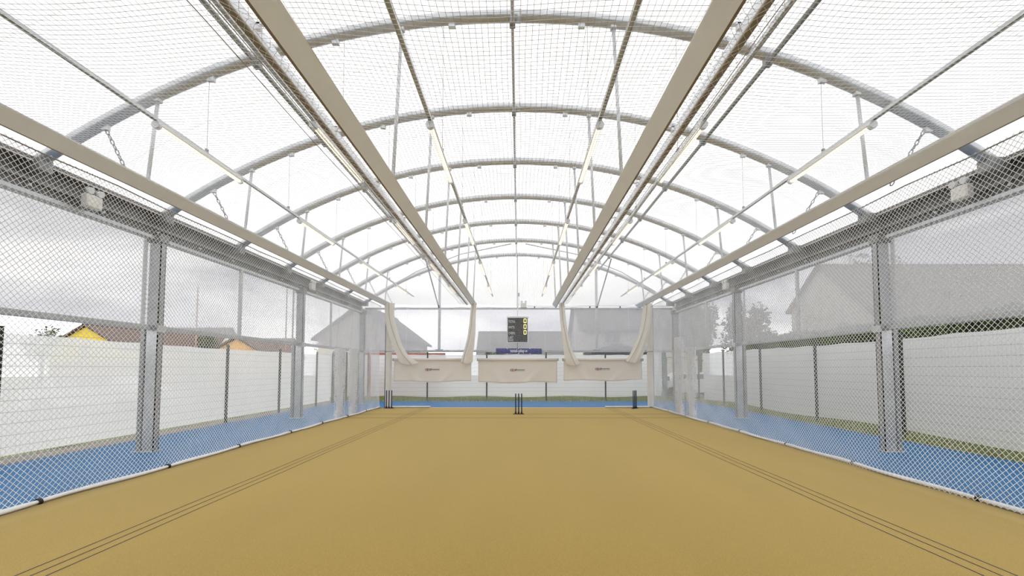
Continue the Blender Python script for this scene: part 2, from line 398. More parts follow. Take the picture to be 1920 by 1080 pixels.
# mid rails, mullions
for s, sd, x in ((-1, LS, 7.17), (1, RS, 7.20)):
    q = lambda a, b: (min((x+a)*s, (x+b)*s), max((x+a)*s, (x+b)*s))
    tag(MB().box(*q(0.0, 0.07), Y0, Y1, 2.37, 2.47, 0.008).build('wall_rail', M['galv']),
        'grey steel rail at head height along the %s wall screen' % sd, 'rail', 'horizontal wall rails')
    for y, w in ((11.7, 'nearer the camera'), (17.4, 'nearer the far end')):
        tag(MB().box(*q(0.0, 0.06), y-0.045, y+0.045, 2.47, 4.18, 0.006).build('screen_mullion', M['galv_light']),
            'slim grey upright on the %s screen, %s' % (sd, w), 'mullion', 'slim uprights in the wall screens')
# gable end frame
tag(MB().box(-7.1, 7.13, Y1-0.04, Y1+0.04, 2.37, 2.47, 0.008).build('wall_rail', M['galv']), 'grey steel rail at head height across the far end', 'rail', 'horizontal wall rails')
tag(MB().box(-7.1, 7.13, Y1-0.04, Y1+0.04, 4.36, 4.44, 0.008).build('wall_rail', M['galv']), 'grey steel rail under the white gable across the far end', 'rail', 'horizontal wall rails')
for x, lab in ((-3.66, 'tall grey gable post at the far end on the %s' % LS), (3.62, 'tall grey gable post at the far end on the %s' % RS)):
    gp = empty('gable_post', (x, Y1, 0), 0, lab, 'post', 'gable posts')
    MB().box(-0.055, 0.055, -0.05, 0.05, 2.47, az(x)-0.05, 0.006).build('shaft', M['galv_light'], gp)
    MB().box(-0.17, 0.17, -0.06, 0.06, 2.47, 2.50).build('foot_plate', M['galv'], gp)
    s = 1 if x > 0 else -1
    tag(MB().tube([(3.85*s, 18.66, az(3.8)-0.15), (x+0.02*s, Y1-0.06, 4.42)], 0.030, 8).build('diagonal_brace', M['galv_dark']),
        'dark slanting steel brace from the sixth arch to the %s gable post' % (LS if s < 0 else RS), 'brace', 'slanting braces')
    # roof bracing in the last bay
    tag(MB().tube([((0.3+0.2*0)*s, 18.7, az(0.3)-0.12), (2.5*s, 19.6, az(2.5)-0.06), (4.6*s, 20.3, az(4.6)-0.03), (6.3*s, 20.8, az(6.3)-0.0)], 0.022, 8).build('roof_brace', M['galv']),
        'thin grey roof brace curving down the last bay on the %s' % (LS if s < 0 else RS), 'brace', 'last bay roof braces')
tag(MB().box(-0.07, -0.02, Y1-0.05, Y1+0.03, 4.44, 6.85).build('gable_post', M['galv']), 'thin grey centre upright of the white gable above the scoreboard', 'post')

# roof membrane, gable membrane, screens
def roof_fn(u, v):
    x = XC-7.32 + 14.64*u
    y = Y0 + (Y1+0.12-Y0)*v
    return (x, y, az(x, 0.12) + 0.0)
ro = MB(); ro.grid(roof_fn, 48, 30); tag(ro.build('ceiling', M['roof']), kind='structure')
for i, y in enumerate([5.15, 7.6, 10.0, 12.4, 14.8, 17.2, 19.6]):
    sb = MB(); sb.grid(lambda u, v: (XC-7.2+14.4*u, y-0.014+0.028*v, az(XC-7.2+14.4*u, 0.112)), 48, 1)
    tag(sb.build('ceiling_seam', M['seam']), kind='structure')
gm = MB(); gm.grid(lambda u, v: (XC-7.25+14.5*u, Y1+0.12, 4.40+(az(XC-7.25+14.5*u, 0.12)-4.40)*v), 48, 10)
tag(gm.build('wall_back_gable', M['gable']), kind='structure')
gm = MB(); gm.grid(lambda u, v: (XC-7.25+14.5*u, Y0, 2.45+(az(XC-7.25+14.5*u, 0.12)-2.45)*v), 48, 10)
tag(gm.build('wall_front', mat('grey_end_wall', (0.12, 0.115, 0.11, 1), 0.8)), kind='structure')
def wall_screen(name, fn):
    b = MB(); b.grid(fn, 40, 8); tag(b.build(name, M['screen']), kind='structure')
wall_screen('wall_left', lambda u, v: (-7.345, Y0+(Y1+0.1-Y0)*u, 2.38+1.80*v))
wall_screen('wall_right', lambda u, v: (7.375, Y0+(Y1+0.1-Y0)*u, 2.38+1.80*v))
wall_screen('wall_back', lambda u, v: (-7.2+14.4*u, Y1+0.10, 2.38+2.02*v))

# ------------------------------------------------------------------ net support beams
def az_in(x): return az(x) - 0.088
def beam(x0, x1, side, label, yend):
    """x0 inner face, x1 outer face"""
    b = empty('net_support_beam', (0, 0, 0), 0, label, 'beam', 'tan net support beams')
    lo, hi = min(x0, x1), max(x0, x1)
    for k, (ya, yb) in enumerate(((1.0, 7.4), (7.404, 13.5), (13.504, yend))):
        pf = [(x0, 4.39), (x0+0.006*(1 if x1 > x0 else -1), 4.383), (x1, 4.25), (x1, 4.39)]
        pm = MB(); pm.add([(px_, yy, pz_) for yy in (ya, yb) for px_, pz_ in pf], [(0, 1, 2, 3), (7, 6, 5, 4)] + [(k_, k_+4, (k_+1) % 4+4, (k_+1) % 4) for k_ in range(4)])
        pm.build('beam_section', M['beam'], b)
    s = 1 if x1 > x0 else -1
    t = MB(); xa, xb = x1, x1+0.026*s; t.box(min(xa, xb), max(xa, xb), 1.0, yend-0.02, 4.247, 4.30); t.build('curtain_track', M['beam_lip'], b)
    xm = (x0+x1)/2
    for y in ARCHES:
        if y > yend: continue
        xt = xm - 0.10*s
        h = empty('hanger', (0, 0, 0)); h.parent = b
        MB().tube([(xt, y, az_in(xt)), (xm, y, 4.39)], 0.026, 10).build('hanger_tube', M['galv_light'], h)
        MB().box(xt-0.045, xt+0.045, y-0.045, y+0.045, az_in(xt)-0.03, az_in(xt)+0.03, 0.008).build('clamp', M['galv_light'], h)
        MB().box(xm-0.05, xm+0.05, y-0.03, y+0.03, 4.39, 4.402).build('foot', M['galv_light'], h)
    return b
beam(-5.40, -5.575, -1, 'long tan net beam along the outer edge on the %s' % LS, 19.75)
beam(-1.79, -1.93, -1, 'long tan net beam, inner one on the %s' % LS, 19.6)
beam(1.46, 1.605, 1, 'long tan net beam, inner one on the %s' % RS, 19.6)
beam(5.08, 5.255, 1, 'long tan net beam along the outer edge on the %s' % RS, 19.75)
# slimmer curtain rails just outside the inner beams
for s, xa, xb, sd, bx in ((-1, 2.15, 2.215, LS, 1.97), (1, 1.825, 1.89, RS, 1.645)):
    r = empty('curtain_rail', (0, 0, 0), 0, 'slim cream curtain rail hung outside the inner tan beam on the %s' % sd, 'curtain rail', 'slim cream curtain rails')
    MB().box(min(s*xa, s*xb), max(s*xa, s*xb), 1.0, 19.3, 4.34, 4.45, 0.006).build('rail', M['beam'], r)
    MB().box(min(s*(xa+.01), s*(xb)), max(s*(xa+.01), s*xb), 1.0, 19.3, 4.328, 4.34).build('rail_shade_strip', M['beam_lip'], r)  # brown strip paints in the shade on the rail's underside
    for y in [3.6+1.6*k for k in range(10)]:
        b = MB(); b.box(min(s*(bx-0.02), s*(xa)), max(s*(bx-0.02), s*xa), y-0.02, y+0.02, 4.44, 4.455); b.box(min(s*(xa-0.03), s*xa), max(s*(xa-0.03), s*xa), y-0.02, y+0.02, 4.40, 4.455)
        b.build('bracket', M['beam'], r)

# lighting rails with strip lights
def light_rail(x, label, k, starts):
    z = 4.81
    r = empty('lighting_rail', (x, 0, z), 0, label, 'lighting rail', 'suspended lighting rails')
    b = MB(); b.box(-0.024, 0.024, 1.0, 20.0, -0.002, 0.012); b.box(-0.024, -0.020, 1.0, 20.0, -0.03, 0.0); b.box(0.020, 0.024, 1.0, 20.0, -0.03, 0.0)
    b.build('channel', M['galv_light'], r)
    for y in ARCHES[:-1]:
        zt = az_in(x) - z
        MB().tube([(0, y, 0.01), (0, y, zt-0.02)], 0.0035, 5).build('wire', M['cord'], r)
        MB().box(-0.02, 0.02, y-0.02, y+0.02, 0.01, 0.07, 0.004).build('wire_clip', M['galv_dark'], r)
    for n, y in enumerate(starts):
        L = light0 is not None and copy_tree(light0) or make_light()
        L.location = (x, y, z-0.032)
        tag(L, 'glowing strip light, %s along the %s' % (ORD[n], k), 'strip light', 'strip lights')
light0 = None
def make_light():
    global light0
    l = empty('strip_light')
    MB().box(-0.042, 0.042, 0.05, 1.75, -0.045, 0.0, 0.008).build('housing', M['box_white'], l)
    MB().tube([(0, 0.06, -0.050), (0, 1.74, -0.050)], 0.030, 10).build('diffuser', M['tube_light'], l)
    MB().tube([(0, -0.01, -0.045), (0, 0.05, -0.045)], 0.052, 14).build('end_cap', M['galv_light'], l)
    MB().tube([(0, 1.75, -0.045), (0, 1.79, -0.045)], 0.045, 14).build('end_cap', M['galv_light'], l)
    light0 = l
    return l
ST = [5.65, 9.45, 13.2, 16.95]
light_rail(-4.63, 'grey lighting rail over the outer lane on the %s' % LS, 'outer rail on the ' + LS, ST)
light_rail(-2.62, 'grey lighting rail beside the inner tan beam on the %s' % LS, 'rail beside the inner beam on the ' + LS, ST)
light_rail(-1.13, 'grey lighting rail over the middle lane on the %s' % LS, 'middle lane rail on the ' + LS, ST)
light_rail(1.04, 'grey lighting rail over the middle lane on the %s' % RS, 'middle lane rail on the ' + RS, ST)
light_rail(2.37, 'grey lighting rail beside the inner tan beam on the %s' % RS, 'rail beside the inner beam on the ' + RS, ST)
light_rail(4.53, 'grey lighting rail over the outer lane on the %s' % RS, 'outer rail on the ' + RS, ST)

# ------------------------------------------------------------------ nets
XL, XR = -5.70, 5.50
ZC = 4.22
def diamond(b, u0, u1, v0, v1, d, fn, r, nrm, seg=0.5):
    """diagonal strands over a u,v rectangle mapped by fn"""
    nmax = int((u1-u0+v1-v0)/d)+1
    for sgn in (1, -1):
        for k in range(nmax+1):
            if sgn > 0: c = (u0 - (v1-v0)) + k*d; ua, va, = c, v0        # u - v = c - v0
            else: c = u0 + k*d; ua, va = c, v0                            # goes left as v rises
            ts = 0.0; te = v1-v0
            if sgn > 0:
                ts = max(0, u0-ua); te = min(te, u1-ua)
            else:
                ts = max(0, ua-u1); te = min(te, ua-u0)
            if te-ts < 0.02: continue
            n = max(2, int((te-ts)/seg))
            pts = [fn(ua+sgn*(ts+(te-ts)*i/n), va+(ts+(te-ts)*i/n)) for i in range(n+1)]
            t = Vector(pts[-1])-Vector(pts[0])
            b.strand(pts, r, nrm, t)
def side_net(x, s, label):
    n = empty('side_net', (0, 0, 0), 0, label, 'net', 'white side nets')
    b = MB()
    fn = lambda u, v: (x + s*0.05*math.sin(PI*(v/ZC))*math.sin(u*1.4) + s*0.012*math.sin(u*5+v*3), u, v)
    diamond(b, 2.2, 18.8, 0.03, ZC, 0.0735, fn, 0.0037, (s, 0, 0))
    b.build('diamond_mesh', M['net'], n)
    MB().tube([(x, 1.0+17.8*i/20, ZC-0.03*abs(math.sin((1.0+18.6*i/20-6.6)/2.4*PI))) for i in range(21)], 0.009, 6).build('top_cable', M['cord'], n)
side_net(XL, -1, 'white diamond mesh side net hanging on the %s' % LS)
side_net(XR, 1, 'white diamond mesh side net hanging on the %s' % RS)
nb = empty('back_net', (0, 0, 0), 0, 'white diamond mesh net hanging across the far end in front of the scoreboard', 'net')
b = MB(); diamond(b, -5.5, 5.4, 0.03, ZC, 0.0735, lambda u, v: (u, 19.25+0.03*math.sin(u*1.7+v), v), 0.0020, (0, -1, 0)); b.build('diamond_mesh', M['net'], nb)
MB().tube([(-5.5+10.9*i/24, 19.25, ZC+0.02-0.05*abs(math.sin(i*PI/8))) for i in range(25)], 0.006, 6).build('top_cable', M['cord'], nb)
def ceiling_net(xa, xb, label, ph, y1=19.4):
    n = empty('ceiling_net', (0, 0, 0), 0, label, 'net', 'square mesh ceiling nets')
    b = MB(); w_ = xb-xa
    def fn(x, y):
        t = (x-xa)/w_
        return (x + 0.012*math.sin(y*2.3+x*4+ph), y + 0.05*math.sin(t*PI*3+ph+y*0.6)*0.5, 4.385 - 0.075*math.sin(PI*t)*(1+0.3*math.sin(y*0.9+ph)))
    d = 0.053
    for k in range(int(w_/d)+1):
        x = xa+k*d; b.strand([fn(x, 2.2+(y1-2.2)*i/44) for i in range(45)], 0.0022, (0, 0, 1), (0, 1, 0))
    for k in range(int((y1-2.2)/d)+1):
        y = 2.2+k*d; m = max(8, int(w_/0.22)); b.strand([fn(xa+w_*i/m, y) for i in range(m+1)], 0.0022, (0, 0, 1), (1, 0, 0))
    b.build('square_mesh', M['net_ceiling'], n)
ceiling_net(-5.70, -1.96, 'fine white square ceiling net over the lane on the %s' % LS, 0.3)
ceiling_net(-1.785, 1.455, 'fine white square ceiling net over the middle lane', 1.9)
ceiling_net(1.635, 5.50, 'fine white square ceiling net over the lane on the %s' % RS, 3.1)
# cables beside the rails carrying slack netting
for x, lab in ((-2.30, 'thin cable beside the slim cream rail on the %s' % LS), (-2.46, 'outermost thin cable over the lane on the %s' % LS),
               (1.98, 'thin cable beside the slim cream rail on the %s' % RS), (2.06, 'outermost thin cable over the lane on the %s' % RS)):
    tag(MB().tube([(x, 1+18.2*i/30, 4.36-0.02*abs(math.sin(i*0.7))) for i in range(31)], 0.0045, 5).build('net_cable', M['cord']), lab, 'cable', 'thin net cables')
for s, xa, xb, sd in ((-1, 1.97, 2.34, LS), (1, 1.645, 2.02, RS)):
    b = MB()
    def fn(u, v): return (s*(xa+(xb-xa)*v/0.5)+0.012*math.sin(u*21+v*9), u, 4.285+0.015*math.sin(u*13+v*7))
    diamond(b, 2.2, 19.2, 0.0, 0.5, 0.10, fn, 0.0018, (0, 0, 1), 0.06)
    tag(b.build('gathered_curtain_net', M['net']), 'slack white net bunched along the slim cream rail on the %s' % sd, 'net', 'slack nets along the rails')

# bottom skirts with black straps
def skirt(x, s, straps, label):
    k = empty('net_skirt', (0, 0, 0), 0, label, 'net skirt', 'white weighted net skirts')
    ys = rng(1.2, 18.75, 120); pts = []; rr = []
    for y in ys:
        d = min(abs(y-q) for q in straps)
        pts.append((x + s*(0.022*math.sin(y*1.55+s) + 0.02*math.sin(y*3.4)) , y, 0.045)); rr.append(0.036 - 0.009*math.exp(-(d/0.07)**2) + 0.004*math.sin(y*4.1))
    MB().tube(pts, rr, 10, True, 0.75).build('padded_roll', M['skirt'], k)
    for q in straps:
        px = x + s*(0.022*math.sin(q*1.55+s) + 0.02*math.sin(q*3.4))
        MB().tube([(px, q-0.022, 0.045), (px, q+0.022, 0.045)], 0.040, 10).build('strap', M['black'], k)
skirt(-5.67, -1, [5.48, 7.43, 9.35, 11.4, 13.3, 15.2, 17.1], 'white padded roll with black straps along the carpet edge on the %s' % LS)
skirt(5.58, 1, [5.6, 7.7, 9.6, 11.6, 13.5, 15.3, 17.1], 'white padded roll with black straps along the carpet edge on the %s' % RS)
for xa, xb, lab in ((-5.35, -3.6, 'short white padded roll across the far end by the three thin stumps'), (3.55, 5.35, 'short white padded roll across the far end by the navy stump')):
    tag(MB().tube([(xa+(xb-xa)*i/12, 18.72, 0.055) for i in range(13)], 0.036, 10).build('net_skirt', M['skirt']), lab, 'net skirt', 'far end padded rolls')

# gathered (tied back) side net bundles
def bundle(x, y, hw, top, label, ph):
    k = empty('gathered_net', (0, 0, 0), 0, label, 'net', 'bunched side nets')
    b = MB()
    for i in range(64):
        a = random.uniform(-1, 1); c = random.uniform(-1, 1); p1, p2 = random.uniform(0, 6), random.uniform(0, 6)
        pts = []
        for j in range(19):
            t = j/18; z = 0.03+t*top
            waist = 0.10+0.9*abs(t-0.22)/0.22 if t < 0.22 else 0.5+0.5*min(1, (t-0.22)/0.3)
            pts.append((x+c*0.05+0.02*math.sin(t*9+p1), y+hw*(a*min(1, waist))+0.05*math.sin(t*7+p2)*(0.4+t), z))
        b.tube(pts, 0.006, 3, False)
    for i in range(110):
        z0 = random.uniform(0.1, top-0.1); y0 = y+random.uniform(-hw, hw)*0.8
        pts = [(x+0.05*math.sin(i+j), y0+0.28*hw*j*(1 if i % 2 else -1)*0.5, z0+0.12*j+0.03*math.sin(j*2+i)) for j in range(5)]
        pts = [p for p in pts if abs(p[1]-y) < hw and p[2] < top+0.03]
        if len(pts) > 1: b.tube(pts, 0.004, 3, False)
    b.build('net_strands', M['net'], k)
    MB().tube([(x, y-hw, 0.03), (x, y-hw, top)], 0.007, 6).build('edge_rope', M['net'], k)
    MB().tube([(x, y+hw, 0.03), (x, y+hw, top)], 0.007, 6).build('edge_rope', M['net'], k)
    MB().tube([(x, y-hw, top), (x, y+hw, top)], 0.010, 6).build('top_rope', M['net'], k)
    MB().tube([(x, y-hw+0.02, top), (x-0.02, y-hw*0.3, 3.3), (x*1.03, y+0.1, ZC)], 0.004, 5).build('lifting_cord', M['cord'], k)
bundle(-5.84, 14.95, 0.42, 2.25, 'white net bunched and tied, nearer of the two on the %s' % LS, 0)
bundle(-5.84, 16.15, 0.40, 2.30, 'white net bunched and tied, farther of the two on the %s' % LS, 1)
bundle(5.66, 14.95, 0.40, 2.30, 'white net bunched and tied, nearer of the two on the %s' % RS, 2)
bundle(5.66, 16.05, 0.42, 2.70, 'white net bunched and tied, farther of the two on the %s' % RS, 3)

# chains from the arches down to the net cable
def chain_mb(dx, dz):
    b = MB(); L = math.hypot(dx, dz); n = int(L/0.085); t = Vector((dx, 0, dz)).normalized(); a = Vector((0, 1, 0)); c = t.cross(a)
    for i in range(n):
        o = t*(L*(i+0.5)/n); p = a if i % 2 else c
        pts = [o + t*(0.052*math.cos(q)) + p*(0.022*math.sin(q)) for q in [2*PI*k/10 for k in range(11)]]
        b.tube(pts, 0.0085, 5, False)
    return b
cl = chain_mb(0.44, -0.84).build('chain', M['galv_dark'])
crr = chain_mb(-0.54, -0.84).build('chain', M['galv_dark'])
for s, base, sd, x in ((-1, cl, LS, -6.14), (1, crr, RS, 6.05)):
    for i, y in enumerate(ARCHES):
        o = base if i == 0 else base.copy()
        if i: C.objects.link(o)
        o.location = (x, y, az_in(x)-0.05)
        tag(o, 'short steel chain hanging from the %s arch on the %s' % (ORD[i], sd), 'chain', 'net chains under the arches')

# ------------------------------------------------------------------ far-end padded posts, canvas screens, drapes
for s, x, sd in ((-1, -5.43, LS), (1, 5.49, RS)):
    p = empty('padded_post', (x, 19.02, 0), 0, 'tall cream padded post at the far corner of the carpet on the %s' % sd, 'padded post', 'cream padded posts')
    MB().box(-0.10, 0.12, -0.09, 0.11, 0.012, 2.3, 0.03).build('foam_sleeve', M['pad'], p)
    MB().box(-0.10, 0.12, -0.09, 0.11, 2.32, 4.24, 0.03).build('foam_sleeve', M['pad'], p)
    MB().tube([(-0.13 if s < 0 else 0.15, 0.0, 0.0), (-0.13 if s < 0 else 0.15, 0.0, 4.25)], 0.022, 8).build('steel_pole', M['galv_dark'], p)
def logo(parent, x, y, z):
    fl = empty('flag_patch', (x, y, z)); fl.parent = parent
    W, H = 0.19, 0.105
    MB().box(-W/2, W/2, -0.001, 0.001, -H/2, H/2).build('flag_field', M['flag_blue'], fl)
    b = MB()
    for sx, sz in ((1, 1), (1, -1)):
        dx, dz = W/2, H/2; l = math.hypot(dx, dz); nx, nz = -dz*sz/l*0.010, dx/l*0.010
        b.add([(-dx*sx+nx, -0.002, -dz*sz+nz), (-dx*sx-nx, -0.002, -dz*sz-nz), (dx*sx-nx, -0.002, dz*sz-nz), (dx*sx+nx, -0.002, dz*sz+nz)], [(0, 1, 2, 3)])
    b.box(-0.018, 0.018, -0.0035, -0.0025, -H/2, H/2); b.box(-W/2, W/2, -0.0035, -0.0025, -0.016, 0.016)
    b.build('white_cross', M['white'], fl)
    b = MB(); b.box(-0.011, 0.011, -0.006, -0.004, -H/2, H/2); b.box(-W/2, W/2, -0.006, -0.004, -0.010, 0.010); b.build('red_cross', M['red'], fl)
    em = MB()   # square emblem with a hollow
    ex = 0.15
    em.box(x+ex-0.035, x+ex+0.035, y-0.003, y, z+0.022, z+0.042); em.box(x+ex-0.035, x+ex-0.015, y-0.003, y, z-0.042, z+0.022)
    em.box(x+ex+0.018, x+ex+0.035, y-0.003, y, z-0.012, z+0.022); em.box(x+ex-0.015, x+ex+0.02, y-0.003, y, z-0.018, z-0.004); em.box(x+ex-0.035, x+ex-0.002, y-0.003, y, z-0.045, z-0.03)
    em.build('emblem', M['ink'], parent)
    lt = MB(); px = x+0.20                                   # small dark wordmark, too fine to read, over a fainter line
    for wd in (0.030, 0.022, 0.026, 0.020, 0.030, 0.018, 0.028, 0.022, 0.024, 0.030, 0.020, 0.022):
        lt.box(px, px+wd-0.006, y-0.003, y, z-0.002, z+0.026); px += wd+0.002
    lt.build('wordmark', M['ink'], parent)
    MB().box(x+0.20, px, y-0.003, y, z-0.036, z-0.026).build('wordmark_underline', M['cord'], parent)
def screen_banner(x0, x1, z0, z1, seed, label, droop):
    b = empty('canvas_screen', (0, 0, 0), 0, label, 'canvas screen', 'cream canvas screens')
    rnd = random.Random(seed); ph = [rnd.uniform(0, 6) for _ in range(6)]
    Yb = 19.05
    def fn(u, v):
        x = x0+(x1-x0)*u; z = z1 + (z0-z1)*v
        z -= droop*v*v*(math.sin(PI*u+ph[0]*0.1)-0.5)*0.5 + 0.02*v*v*math.sin(u*9+ph[1])
        wv = v*v
        y = Yb - 0.035*wv*math.sin(u*7+ph[2]) - 0.085*wv*math.exp(-((u-0.62-0.25*(1-v))/0.05)**2) - 0.065*wv*math.exp(-((u-0.30+0.2*(1-v))/0.06)**2) - 0.008*math.sin(u*30+v*6+ph[3])
        return (x, y, z)
    m = MB(); m.grid(fn, 64, 26); solid(m.build('canvas', M['canvas'], b), 0.006)
    def fold(u, v):
        x, y, z = fn(u, 1.0); a = v*PI
        return (x, y+0.03-0.035*math.cos(a)+0.0, z-0.02*math.sin(a))
    m = MB(); m.grid(fold, 64, 6); m.build('bottom_fold', M['canvas'], b)
    MB().tube([(x0-0.03, Yb-0.02, z1+0.015), (x1+0.03, Yb-0.02, z1+0.015)], 0.055, 14).build('top_roller', M['canvas'], b)
    MB().tube([(x0-0.05, Yb-0.02, z1+0.015), (x0-0.03, Yb-0.02, z1+0.015)], 0.06, 12).build('roller_cap', M['galv_dark'], b)
    MB().tube([(x1+0.03, Yb-0.02, z1+0.015), (x1+0.05, Yb-0.02, z1+0.015)], 0.06, 12).build('roller_cap', M['galv_dark'], b)
    for fx in (0.15, 0.85):
        xx = x0+(x1-x0)*fx
        MB().tube([(xx, Yb, z1+0.04), (xx, 19.25, ZC+0.02)], 0.003, 4).build('lifting_cord', M['net'], b)
    xm = (x0+x1)/2
    logo(b, xm-0.22, Yb-0.022, (z0+z1)/2+0.04)
screen_banner(-5.20, -1.97, 1.09, 1.98, 3, 'cream canvas screen with small flag logo below the drapes on the %s' % LS, 0.05)
screen_banner(-1.68, 1.62, 1.05, 1.98, 5, 'cream canvas screen with small flag logo in the middle, without drapes', 0.02)
screen_banner(1.89, 5.16, 1.14, 1.98, 9, 'cream canvas screen with small flag logo below the drapes on the %s' % RS, 0.05)
def drape(pts, label, folds, ph):
    """pts: (z, centre x, width)"""
    def at(v):
        f = v*(len(pts)-1); i = min(int(f), len(pts)-2); t = f-i; t = t*t*(3-2*t) if False else t
        a, b = pts[i], pts[i+1]; return [a[k]+(b[k]-a[k])*t for k in range(3)]
    def fn(u, v):
        # smooth with neighbours
        z, xc, wd = [sum(at(min(1, max(0, v+d)))[k] for d in (-.05, -.025, 0, .025, .05))/5 for k in range(3)]
        dep = 0.035+0.015*v
        return (xc+(u-0.5)*wd, 18.80 + 0.10*v*v - 0.04*math.sin(v*PI) - dep*0.5*math.sin(u*folds*2*PI+ph+v*1.5) - 0.10*math.sin(u*PI)*(0.3+0.7*v), z - 0.09*math.sin(u*PI)*v**8)
    m = MB(); m.grid(fn, 44, 60); o = m.build('net_drape', M['canvas_drape']); solid(o, 0.004)
    tag(o, label, 'drape', 'cream drapes at the beam ends')
    he = [Vector(fn(0.42-0.25*(j/40)*(1 if ph > 1.5 else -1), j/40)) + Vector((0, -0.012, 0)) for j in range(41)]
    MB().tube(he, 0.005, 5).build('hem_cord', M['gutter'], o)
def PX(l):  # left px, right px, y px at the drape plane
    out = []
    for a, b_, y in l:
        v = (cy_px - y)/F; dy = math.cos(PITCH)-v*math.sin(PITCH); dz = math.sin(PITCH)+v*math.cos(PITCH); t = 18.80/dy
        out.append((CAMZ+dz*t, ((a+b_)/2-cx_px)/F*t, (b_-a)/F*t))
    return out
drape(PX([(721, 741, 566), (722, 739, 590), (724, 743, 610), (730, 749, 630), (737, 755, 650), (744, 765, 667), (748, 786, 682)]), 'cream drape sweeping down from the outer tan beam end on the %s' % LS, 1.3, 0.4)
drape(PX([(884, 894, 565), (882, 892, 590), (880, 892, 610), (877, 891, 630), (872, 889, 650), (867, 887, 665), (863, 886, 680)]), 'cream drape sweeping down from the inner tan beam end on the %s' % LS, 1.6, 2.0)
drape(PX([(1048, 1058, 565), (1049, 1060, 590), (1051, 1062, 610), (1054, 1066, 630), (1056, 1071, 650), (1058, 1077, 665), (1062, 1090, 684)]), 'cream drape sweeping down from the inner tan beam end on the %s' % RS, 1.3, 1.0)
drape(PX([(1205, 1224, 566), (1204, 1222, 590), (1201, 1220, 610), (1196, 1216, 630), (1188, 1212, 650), (1181, 1206, 665), (1174, 1200, 678)]), 'cream drape sweeping down from the outer tan beam end on the %s' % RS, 2.4, 2.6)

# ------------------------------------------------------------------ stumps
def stumps(x, y, rz, label, sp=0.105):
    st = empty('cricket_stumps', (x, y, 0.018), rz, label, 'cricket stumps', 'sets of cricket stumps')
    MB().box(-sp-0.09, sp+0.09, -0.05, 0.05, 0, 0.02, 0.006).build('base', M['green_base'], st)
    for dx in (-sp, 0, sp):
        o = MB().tube([(dx, 0, 0.02), (dx, 0, 0.06), (dx, 0, 0.11), (dx, 0, 0.70), (dx, 0, 0.725)], [0.042, 0.030, 0.021, 0.0205, 0.017], 12).build('stump', M['navy'], st)
        MB().tube([(dx, 0, 0.725), (dx, 0, 0.732)], 0.016, 12).build('cap', M['stump_tip'], o)
stumps(-5.27+0.05, 18.45, 0, 'navy cricket stumps beside the cream padded post on the %s' % LS)
stumps(0.01, 16.1, 0, 'navy cricket stumps standing on the crease line in the middle lane')
sm_ = stumps(4.67, 18.35, math.radians(44), 'navy cricket stumps seen nearly edge on near the post on the %s' % RS)

# ------------------------------------------------------------------ scoreboard, banner, box
sb = empty('scoreboard', (0.0, 20.85, 0), 0, 'black cricket scoreboard with white words and yellow zeros on the far rail', 'scoreboard')
bx0, bx1, bz0, bz1 = -0.49, 0.415, 2.83, 3.95
MB().box(bx0, bx1, -0.02, 0.08, bz0, bz1, 0.01).build('board', M['board'], sb)
fr = MB(); fr.box(bx0-0.03, bx0, -0.035, 0.08, bz0-0.03, bz1+0.05); fr.box(bx1, bx1+0.03, -0.035, 0.08, bz0-0.03, bz1+0.05)
fr.box(bx0, bx1, -0.035, 0.08, bz0-0.03, bz0); fr.box(bx0-0.05, bx1+0.05, -0.04, 0.08, bz1, bz1+0.06); fr.build('frame', M['white'], sb)
for wd, zz in (('TOTAL', 3.72), ('WKTS', 3.455), ('OVERS', 3.185), ('LAST', 2.995), ('INNS', 2.865)):
    text('lettering', wd, 0.165, (bx0+0.03, -0.024, zz), M['white'], sb, 0.002, 'LEFT', 0.62)
for zz in (3.71, 3.445, 3.18):
    dg = MB(); x0_, x1_, z0_, z1_ = 0.24, 0.37, zz, zz+0.20; t_ = 0.026
    dg.box(x0_+t_*0.6, x1_-t_*0.6, -0.026, -0.021, z1_-t_, z1_); dg.box(x0_+t_*0.6, x1_-t_*0.6, -0.026, -0.021, z0_, z0_+t_)
    for xx in (x0_, x1_-t_):
        dg.box(xx, xx+t_, -0.026, -0.021, z0_+t_*0.6, (z0_+z1_)/2-0.005); dg.box(xx, xx+t_, -0.026, -0.021, (z0_+z1_)/2+0.005, z1_-t_*0.6)
    dg.build('digit', M['digit'], sb)
MB().tube([(-0.04, 0.03, bz1+0.05), (-0.04, 0.03, 4.40)], 0.02, 8).build('mounting_pole', M['white'], sb)
MB().tube([(-0.04, 0.03, 2.47), (-0.04, 0.03, bz0)], 0.015, 8).build('mounting_pole', M['galv_dark'], sb)
bn = empty('sponsor_banner', (0.0, 20.80, 2.42), 0, 'royal blue vinyl banner with white total-play lettering below the scoreboard', 'banner')
def ban(u, v):
    x = -1.02+2.09*u; z = -0.125+0.25*v
    return (x, -0.03-0.03*math.sin(PI*v)+0.006*math.sin(u*20), z*(1-0.10*abs(math.sin(u*4*PI))**0.3*0)+(-0.015*u))
m_ = MB(); m_.grid(ban, 40, 8); solid(m_.build('vinyl', M['banner_blue'], bn), 0.01)
text('lettering', 'total-play', 0.20, (-0.37, -0.075, -0.055), M['white'], bn, 0.003, 'LEFT', 0.86, 0.004)
lb = MB(); lb.box(0.315, 0.40, -0.078, -0.072, -0.045, 0.03); lb.build('emblem', M['white'], bn)
lb = MB(); lb.box(0.34, 0.375, -0.081, -0.0785, -0.03, -0.005); lb.build('emblem_notch', M['banner_blue'], bn)
for x in (-0.52, 0.0, 0.53):
    MB().box(x-0.012, x+0.012, -0.075, 0.162, 0.085, 0.14).build('tie', M['white'], bn); MB().box(x-0.012, x+0.012, -0.075, 0.162, -0.145, -0.105).build('tie', M['white'], bn)

